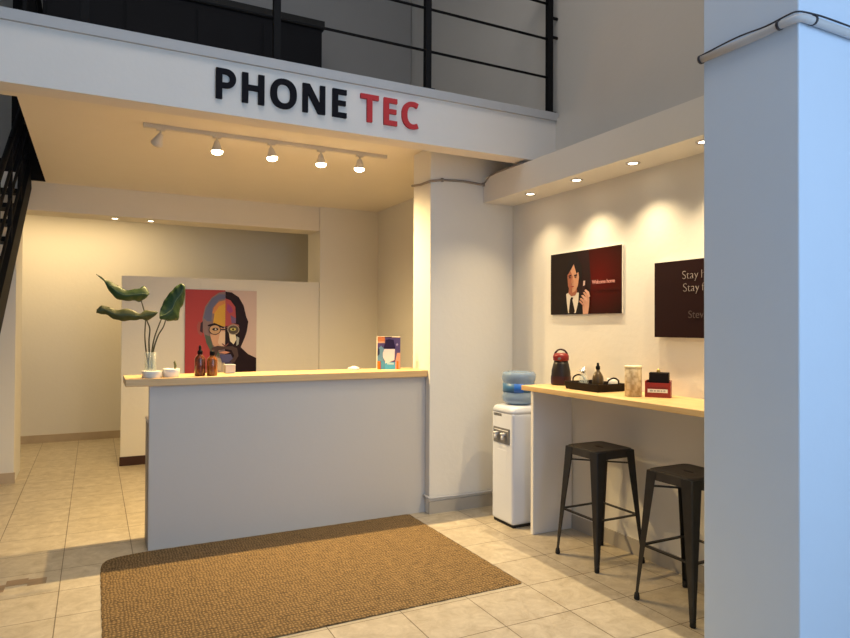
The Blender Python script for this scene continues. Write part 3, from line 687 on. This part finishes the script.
# ================================================================ THINGS ON THE COUNTER
ZK = 1.148
t = thing('plant_saucer', 'round white ceramic dish under the glass vase', 'dish', (0.350, 4.725, ZK))
bm = new(); bm_lathe(bm, [(0.058, 0.0), (0.063, 0.004), (0.064, 0.040), (0.064, 0.045), (0.060, 0.045), (0.058, 0.036), (0.001, 0.036)], n=36); obj('bowl', bm, 'ceramic', t)
t = thing('glass_vase', 'clear glass vase of water holding big leaves', 'vase', (0.340, 4.725, ZK + 0.037))
bm = new(); bm_lathe(bm, [(0.035, 0.0), (0.037, 0.003), (0.037, 0.135), (0.0345, 0.135), (0.0345, 0.008), (0.001, 0.008)], n=32); obj('glass', bm, 'glass', t)
bm = new(); bm_lathe(bm, [(0.033, 0.009), (0.0338, 0.011), (0.0338, 0.075), (0.001, 0.0755)], n=32); obj('water', bm, 'water', t)
t = thing('leafy_plant', 'three big green leaves on long stems standing in the glass vase', 'plant', (0.340, 4.725, ZK + 0.05))
ox, oy, oz = 0.340, 4.725, ZK + 0.05
def stem(pts, y1):
    P = []
    for i, (x, z) in enumerate(pts): P.append((x - ox, (y1 - oy) * i / (len(pts) - 1), z - oz))
    P = spline(P, 6); bm = new(); bm_tube(bm, P, [0.0055 - 0.0018 * i / len(P) for i in range(len(P))], 8); return obj('stem', bm, 'stem', t)
def leaf(up, lo, y0_, y1_, m, cup, sub=4):
    # up/lo: matching edge outlines (x,z); lofted across with a raised midrib and a fold
    U = spline([(x - ox, 0, z - oz) for x, z in up], sub); Lw = spline([(x - ox, 0, z - oz) for x, z in lo], sub); n = min(len(U), len(Lw)); bm = new(); rows = []
    for i in range(n):
        k = i / (n - 1); yb_ = (y0_ + (y1_ - y0_) * k) - oy; row = []
        for j in range(9):
            s = j / 8; p = U[i].lerp(Lw[i], s); wdt = (U[i] - Lw[i]).length
            off = cup * wdt * (abs(s - 0.5) * 2) ** 1.3 + 0.004 * math.sin(k * 40) * abs(s - 0.5) * 2
            row.append((p.x, yb_ + off, p.z + 0.003 * math.sin(k * 37 + s * 3)))
        rows.append([bm.verts.new(q) for q in row])
    for a, b in zip(rows[:-1], rows[1:]):
        for j in range(8):
            f = bm.faces.new((a[j], a[j+1], b[j+1], b[j])); f.smooth = True
    ob = obj('leaf', bm, m, t)
    so = ob.modifiers.new('solid', 'SOLIDIFY'); so.thickness = 0.0012
    mid = [(U[i].lerp(Lw[i], 0.5).x, (y0_ + (y1_ - y0_) * i / (n - 1)) - oy - 0.002, U[i].lerp(Lw[i], 0.5).z + 0.002) for i in range(n)]
    bm = new(); bm_tube(bm, mid, [0.0028 * (1 - 0.8 * i / n) for i in range(n)], 6); obj('midrib', bm, 'vein' if m == 'leaf' else 'leaf', ob)
A_up = [(0.334, 1.71), (0.307, 1.764), (0.258, 1.746), (0.184, 1.737), (0.11, 1.779), (0.054, 1.805), (0.01, 1.833)]
A_lo = [(0.322, 1.697), (0.282, 1.662), (0.23, 1.666), (0.15, 1.668), (0.094, 1.716), (0.054, 1.789), (0.01, 1.828)]
B_up = [(0.383, 1.587), (0.315, 1.601), (0.264, 1.578), (0.212, 1.606), (0.122, 1.602), (0.055, 1.628), (0.014, 1.603)]
B_lo = [(0.38, 1.582), (0.328, 1.535), (0.27, 1.538), (0.196, 1.528), (0.128, 1.534), (0.067, 1.567), (0.012, 1.575)]
C_l = [(0.397, 1.575), (0.405, 1.61), (0.432, 1.675), (0.474, 1.735), (0.522, 1.785), (0.556, 1.792)]
C_r = [(0.397, 1.546), (0.451, 1.531), (0.522, 1.54), (0.533, 1.606), (0.562, 1.665), (0.568, 1.77)]
leaf(A_up, A_lo, 4.78, 4.74, 'leaf', 0.30); leaf(B_up, B_lo, 4.70, 4.66, 'leaf2', 0.25); leaf(C_l, C_r, 4.76, 4.82, 'leaf', 0.18)
stem([(0.332, 1.209), (0.314, 1.31), (0.303, 1.424), (0.306, 1.538)], 4.70)
stem([(0.327, 1.209), (0.332, 1.31), (0.331, 1.399), (0.336, 1.475), (0.318, 1.532), (0.3, 1.602), (0.284, 1.662)], 4.78)
stem([(0.344, 1.208), (0.349, 1.323), (0.366, 1.424), (0.406, 1.54)], 4.74)
stem([(0.352, 1.208), (0.357, 1.322), (0.386, 1.424), (0.421, 1.488), (0.436, 1.533)], 4.77)

t = thing('candle_bowl', 'small white ceramic bowl with a candle beside the vase', 'bowl', (0.472, 4.745, ZK))
bm = new(); bm_lathe(bm, [(0.050, 0.0), (0.055, 0.004), (0.057, 0.052), (0.055, 0.056), (0.051, 0.056), (0.048, 0.040), (0.001, 0.040)], n=36); obj('bowl', bm, 'ceramic', t)
bm = new(); bm_lathe(bm, [(0.047, 0.041), (0.046, 0.051), (0.001, 0.053)], n=30); obj('wax', bm, 'wax', t)
bm = new(); bm_tube(bm, [(0.025, 0, 0.05), (0.028, 0, 0.075), (0.022, 0.0, 0.10), (0.026, 0.0, 0.112)], [0.006, 0.009, 0.007, 0.001], 8); obj('twig', bm, 'twig', t)

def apothecary(loc, h, r, m, label, dropper):
    t = thing('amber_bottle', label, 'bottle', loc, 0, 'amber glass bottles on the counter')
    bm = new(); bm_lathe(bm, [(r*0.92, 0), (r, 0.006), (r, h*0.74), (r*0.93, h*0.82), (r*0.6, h*0.92), (r*0.40, h*0.96), (r*0.40, h)], n=30); obj('glass', bm, m, t)
    bm = new()
    if dropper: bm_lathe(bm, [(r*0.48, h), (r*0.48, h+0.02), (r*0.28, h+0.024), (r*0.26, h+0.045), (r*0.16, h+0.058), (0.001, h+0.06)], n=20)
    else: bm_lathe(bm, [(r*0.50, h), (r*0.50, h+0.022), (r*0.44, h+0.027), (0.001, h+0.027)], n=20)
    obj('cap', bm, 'black', t)
    return t
apothecary((0.660, 4.745, ZK), 0.155, 0.036, 'amber', 'dark amber glass bottle with a dropper cap, beside the candle bowl', True)
apothecary((0.742, 4.745, ZK), 0.145, 0.0365, 'amber2', 'lighter amber glass bottle with a flat cap in front of the portrait', False)
t = thing('small_box', 'small grey cardboard box on the counter before the portrait', 'box', (0.895, 4.93, ZK), 0.05)
box('carton', (-0.036, -0.03, 0), (0.036, 0.03, 0.062), 'greybox', t, 0.003)
box('lid', (-0.037, -0.031, 0.052), (0.037, 0.031, 0.066), 'greybox', t, 0.002)
# crumpled tissue
bm = new(); bmesh.ops.create_icosphere(bm, subdivisions=3, radius=1.0)
for v in bm.verts:
    k = 1 + 0.18 * math.sin(v.co.x * 7 + v.co.y * 5) + 0.12 * math.sin(v.co.z * 9 + v.co.x * 4); v.co = Vector((v.co.x * 0.046 * k, v.co.y * 0.032 * k, max(v.co.z, -0.35) * 0.019 * k))
zmin = min(v.co.z for v in bm.verts)
for v in bm.verts: v.co.z -= zmin
for f in bm.faces: f.smooth = True
tag(obj('crumpled_tissue', bm, 'paper'), 'small crumpled white tissue on the countertop', 'tissue', None, (1.86, 4.90, ZK))

# brochure stand
t = thing('leaflet_box', 'blue and orange printed cardboard box standing at the right counter end', 'box', (2.062, 4.90, ZK), -0.30)
OR = (0.80, 0.19, 0.02); BL = (0.03, 0.28, 0.58); PU = (0.12, 0.09, 0.24); CY = (0.10, 0.46, 0.75)
shapes = [
 (full, PU), ([(0, 0), (.14, 0), (.14, .25), (0, .25)], OR), ([(0, .84), (.33, .84), (.33, 1), (0, 1)], (0.70, 0.25, 0.10)),
 ([(0, .80), (.33, .80), (.33, .85), (0, .85)], (0.75, 0.45, 0.30)),
 ([(0, .25), (.28, .25), (.30, .62), (.16, .72), (0, .60)], (0.16, 0.34, 0.48)), ([(0, .40), (.10, .46), (.10, .62), (0, .66)], (0.04, 0.05, 0.10)),
 ([(.16, 0), (.34, 0), (.34, .25), (.16, .25)], (0.10, 0.34, 0.55)), ([(.34, 0), (.78, 0), (.78, .22), (.34, .22)], CY),
 ([(.78, 0), (1, 0), (1, .50), (.86, .50), (.78, .25)], (0.70, 0.38, 0.26)), ([(.84, 0), (.92, 0), (.92, .25), (.84, .25)], OR),
 ([(.36, .90), (.50, .92), (.70, .90), (.78, .66), (.28, .66)], (0.03, 0.02, 0.07)), ([(.28, .64), (.78, .64), (.78, .66), (.28, .66)], DK),
 ([(.30, .62), (.24, .50), (.24, .38), (.34, .24), (.34, .18), (.60, .24), (.74, .28), (.76, .62)], (0.82, 0.80, 0.80)),
 ([(.42, .22), (.72, .20), (.72, .14), (.42, .15)], (0.45, 0.72, 0.82)), ([(.80, .76), (.86, .80), (.90, .76), (.85, .70)], (0.45, 0.38, 0.60)), ([(.62, .97), (1, .97), (1, 1), (.62, 1)], (0.75, 0.60, 0.42)),
 ([(.34, .97), (.62, .97), (.62, 1.0), (.34, 1.0)], (0.10, 0.06, 0.05)),
]
o = art_board('carton', 0.190, 0.268, 0.05, shapes, None, 'paper'); o.parent = t

# ================================================================ THINGS ON THE BAR
ZR = 1.08
t = thing('thermal_flask', 'black and red rounded flask with a loop handle at the bar end', 'flask', (3.025, 3.755, ZR)); t.scale = (1.08, 1.08, 0.94)
bm = new(); bm_lathe(bm, [(0.058, 0), (0.064, 0.006), (0.066, 0.05), (0.062, 0.11), (0.052, 0.16), (0.046, 0.185)], n=32); obj('body', bm, 'flask', t)
bm = new(); bm_lathe(bm, [(0.046, 0.185), (0.052, 0.192), (0.053, 0.222), (0.046, 0.240), (0.030, 0.246), (0.001, 0.247)], n=32); obj('lid', bm, 'flask_red', t)
bm = new(); bm_tube(bm, [(0.043*math.cos(a), -0.043*math.sin(a)*0.3 * 0, 0.222 + 0.052*math.sin(a)) for a in [PI*i/14 for i in range(15)]], 0.007, 8)
bmesh.ops.rotate(bm, cent=(0,0,0), matrix=Matrix.Rotation(-0.9, 3, 'Z'), verts=bm.verts); obj('handle', bm, 'flask_dred', t)
bm = new(); bm_lathe(bm, [(0.0665, 0.012), (0.0672, 0.05), (0.0665, 0.07)], n=32, cap=False); obj('band', bm, 'flask_dred', t)
bm = new(); bm_tube(bm, [(-0.038, -0.032, 0.205), (-0.048, -0.040, 0.205)], 0.010, 12); obj('button', bm, 'panel_grey', t)

t = thing('serving_tray', 'dark wooden serving tray with loop handles lying on the bar', 'tray', (3.00, 3.365, ZR))
bm = new()
lo = [(-0.125, -0.165), (0.115, -0.165), (0.115, 0.165), (-0.125, 0.165)]
def rg(k, z, d=0): return [bm.verts.new((x * k - math.copysign(d, x), y * k - math.copysign(d, y), z)) for x, y in lo]
R_ = [rg(0.96, 0.0), rg(1.03, 0.052), rg(1.03, 0.052, 0.009), rg(0.96, 0.012, 0.009)]
for a, b in zip(R_[:-1], R_[1:]):
    for i in range(4): bm.faces.new((a[i], a[(i+1) % 4], b[(i+1) % 4], b[i]))
bm.faces.new(R_[0]); bm.faces.new(R_[-1]); obj('base', bm, 'tray', t, 0.003)
for sy in (1, -1):
    bm = new(); bm_tube(bm, spline([(-0.05, sy*0.166, 0.045), (-0.042, sy*0.170, 0.075), (0, sy*0.172, 0.090), (0.042, sy*0.170, 0.075), (0.05, sy*0.166, 0.045)], 5), 0.0055, 8); obj('handle', bm, 'tray', t)
ZTR = ZR + 0.0125
def cruet(x, y, label):
    t = thing('glass_cruet', label, 'cruet', (x, y, ZTR), 0, 'glass cruets on the tray')
    bm = new(); bm_lathe(bm, [(0.026, 0), (0.028, 0.004), (0.028, 0.055), (0.020, 0.075), (0.010, 0.088), (0.010, 0.10)], n=24); obj('glass', bm, 'glass', t)
    bm = new(); bm_lathe(bm, [(0.0125, 0.10), (0.0125, 0.112), (0.007, 0.116), (0.005, 0.135), (0.001, 0.137)], n=16); obj('stopper', bm, 'chrome', t)
    bm = new(); bm_tube(bm, [(0.0, 0, 0.108), (-0.02, 0.012, 0.114), (-0.03, 0.018, 0.110)], [0.004, 0.003, 0.002], 8); obj('spout', bm, 'chrome', t)
cruet(3.00, 3.475, 'clear glass cruet at the flask end of the tray'); cruet(2.945, 3.425, 'clear glass cruet standing next to the olive bottle')
t = thing('olive_bottle', 'olive brown glass bottle with a dark cap in the middle of the tray', 'bottle', (2.965, 3.30, ZTR)); t.scale = (0.95, 0.95, 1.1)
bm = new(); bm_lathe(bm, [(0.034, 0), (0.038, 0.006), (0.039, 0.055), (0.035, 0.078), (0.022, 0.098), (0.013, 0.108), (0.012, 0.118)], n=28); obj('glass', bm, 'olive', t)
bm = new(); bm_lathe(bm, [(0.015, 0.118), (0.015, 0.135), (0.009, 0.140), (0.008, 0.155), (0.001, 0.158)], n=18); obj('cap', bm, 'black', t)
t = thing('white_cup', 'small white cup on the tray beside the olive bottle', 'cup', (3.055, 3.26, ZTR))
bm = new(); bm_lathe(bm, [(0.024, 0), (0.030, 0.004), (0.036, 0.070), (0.0335, 0.070), (0.028, 0.010), (0.001, 0.010)], n=26); obj('body', bm, 'ceramic', t)
bm = new(); bm_tube(bm, spline([(0.033, 0, 0.055), (0.05, 0, 0.05), (0.05, 0, 0.03), (0.031, 0, 0.022)], 5), 0.0035, 8); obj('handle', bm, 'ceramic', t)

m = mat('canister_pattern', (0.6, 0.5, 0.36), 0.5); nt = m.node_tree; tc = nt.nodes.new('ShaderNodeTexCoord'); vo = nt.nodes.new('ShaderNodeTexVoronoi'); vo.inputs['Scale'].default_value = 34; vo.distance = 'CHEBYCHEV'
rp = nt.nodes.new('ShaderNodeValToRGB'); rp.color_ramp.elements[0].color = (0.66, 0.55, 0.38, 1); rp.color_ramp.elements[1].color = (0.40, 0.29, 0.16, 1); rp.color_ramp.elements[0].position = 0.25; rp.color_ramp.elements[1].position = 0.65
nt.links.new(tc.outputs['Object'], vo.inputs['Vector']); nt.links.new(vo.outputs['Distance'], rp.inputs[0]); nt.links.new(rp.outputs[0], nt.nodes['Principled BSDF'].inputs['Base Color']); M['canister'] = m
t = thing('cup_canister', 'tall beige patterned canister with a pale lid on the bar', 'canister', (2.935, 2.955, ZR))
bm = new(); bm_lathe(bm, [(0.047, 0), (0.050, 0.004), (0.050, 0.170), (0.048, 0.172)], n=32); obj('body', bm, 'canister', t)
bm = new(); bm_lathe(bm, [(0.0505, 0.1725), (0.0515, 0.175), (0.0515, 0.183), (0.048, 0.187), (0.001, 0.187)], n=32); obj('lid', bm, 'wax', t)

t = thing('red_dispenser_box', 'red box with a black block of sachets on top, beside the pillar', 'box', (3.045, 2.86, ZR), math.radians(-52)); t.scale = (1.22, 1.22, 1.12)
# local x along the front face, local -y is the front
bm = new(); bm_box(bm, (-0.06, -0.035, 0), (0.06, 0.045, 0.006)); bm_box(bm, (-0.06, -0.035, 0.006), (-0.054, 0.045, 0.088)); bm_box(bm, (0.054, -0.035, 0.006), (0.06, 0.045, 0.088)); bm_box(bm, (-0.054, -0.035, 0.006), (0.054, -0.029, 0.078)); bm_box(bm, (-0.054, 0.039, 0.006), (0.054, 0.045, 0.088))
obj('casing', bm, 'redbox', t)
box('groove', (-0.045, -0.0365, 0.050), (0.050, -0.035, 0.054), 'reddk', t)
lb = box('label', (-0.047, -0.037, 0.026), (0.046, -0.035, 0.045), 'paper', t)
for i, (a, b) in enumerate(((-0.036, -0.022), (-0.018, -0.008), (-0.004, 0.010), (0.014, 0.022), (0.026, 0.036))):
    box('print_mark', (a, -0.0375, 0.031), (b, -0.0368, 0.040), 'greybox', lb)
box('sachet_stack', (-0.042, -0.027, 0.008), (0.050, 0.036, 0.132), 'blackcard', t, 0.003)
bm = new(); bm_lathe(bm, [(0.009, 0), (0.010, 0.004), (0.006, 0.010), (0.008, 0.016), (0.001, 0.019)], (0.0, 0.0, 0.1325), n=16); obj('knob', bm, 'brass', t)

# ================================================================ CONDUITS
t = thing('pillar_conduit', 'grey conduit strapped around the large pillar with a dark cable', 'conduit', (2.38, 1.545, 2.675))
pts = [(-0.020, 0.44, 0.0), (-0.020, 0.22, -0.004), (-0.020, 0.04, 0.0), (-0.016, 0.0, 0.0), (0.0, -0.017, 0.0), (0.04, -0.020, -0.002), (0.4, -0.020, -0.004), (0.8, -0.020, 0.0)]
bm = new(); bm_tube(bm, pts, 0.016, 12); obj('pipe', bm, 'conduit', t)
pts = [(-0.028, 0.44, 0.012), (-0.030, 0.25, 0.022), (-0.026, 0.12, 0.017), (-0.029, 0.03, 0.021), (-0.016, -0.006, 0.024), (0.04, -0.028, 0.018), (0.2, -0.028, 0.022), (0.8, -0.028, 0.016)]
bm = new(); bm_tube(bm, spline(pts, 6), 0.0035, 8); obj('cable', bm, 'cable', t)
for p, ax in (((-0.020, 0.43, 0), 1), ((-0.020, 0.065, 0), 1), ((0.055, -0.020, 0), 0)):
    bm = new(); a = Vector(p); d = Vector((0, 0.005, 0)) if ax == 1 else Vector((0.005, 0, 0)); bm_tube(bm, [a - d, a + d], 0.0195, 14); obj('tie', bm, 'cable', t)
t = thing('column_conduit', 'brown grey cable wrapped around the top of the column, under the beam', 'cable', (2.40, 4.62, 2.67))
bm = new(); bm_tube(bm, [(-0.014, 0.31, 0.018), (-0.014, 0.15, -0.002), (-0.014, 0.0, -0.006), (-0.006, -0.012, -0.004), (0.10, -0.014, 0.016), (0.30, -0.014, 0.026), (0.47, -0.014, 0.018), (0.50, -0.02, 0.03), (0.506, -0.10, 0.075), (0.508, -0.25, 0.084), (0.508, -0.55, 0.084)], 0.0095, 10); obj('cable', bm, 'cable_br', t)
bm = new(); bm_tube(bm, [(0.10, -0.014, 0.016 - 0.014), (0.10, -0.014, 0.016 + 0.014)], 0.012, 8); obj('clip', bm, 'cable_br', t)
bm = new(); bm_tube(bm, [(0.495, -0.016, 0.004), (0.495, -0.016, 0.034)], 0.012, 8); obj('clip', bm, 'cable_br', t)
t = thing('floor_conduit', 'grey pipe running along the foot of the column above the skirting', 'pipe', (2.40, 4.62, 0.128))
bm = new(); bm_tube(bm, spline([(-0.014, 0.078, 0.012), (-0.016, 0.03, 0.012), (-0.012, -0.010, 0.006), (0.05, -0.014, 0.0), (0.4, -0.014, -0.004), (0.80, -0.014, -0.002)], 6), 0.010, 10); obj('pipe', bm, 'conduit', t)
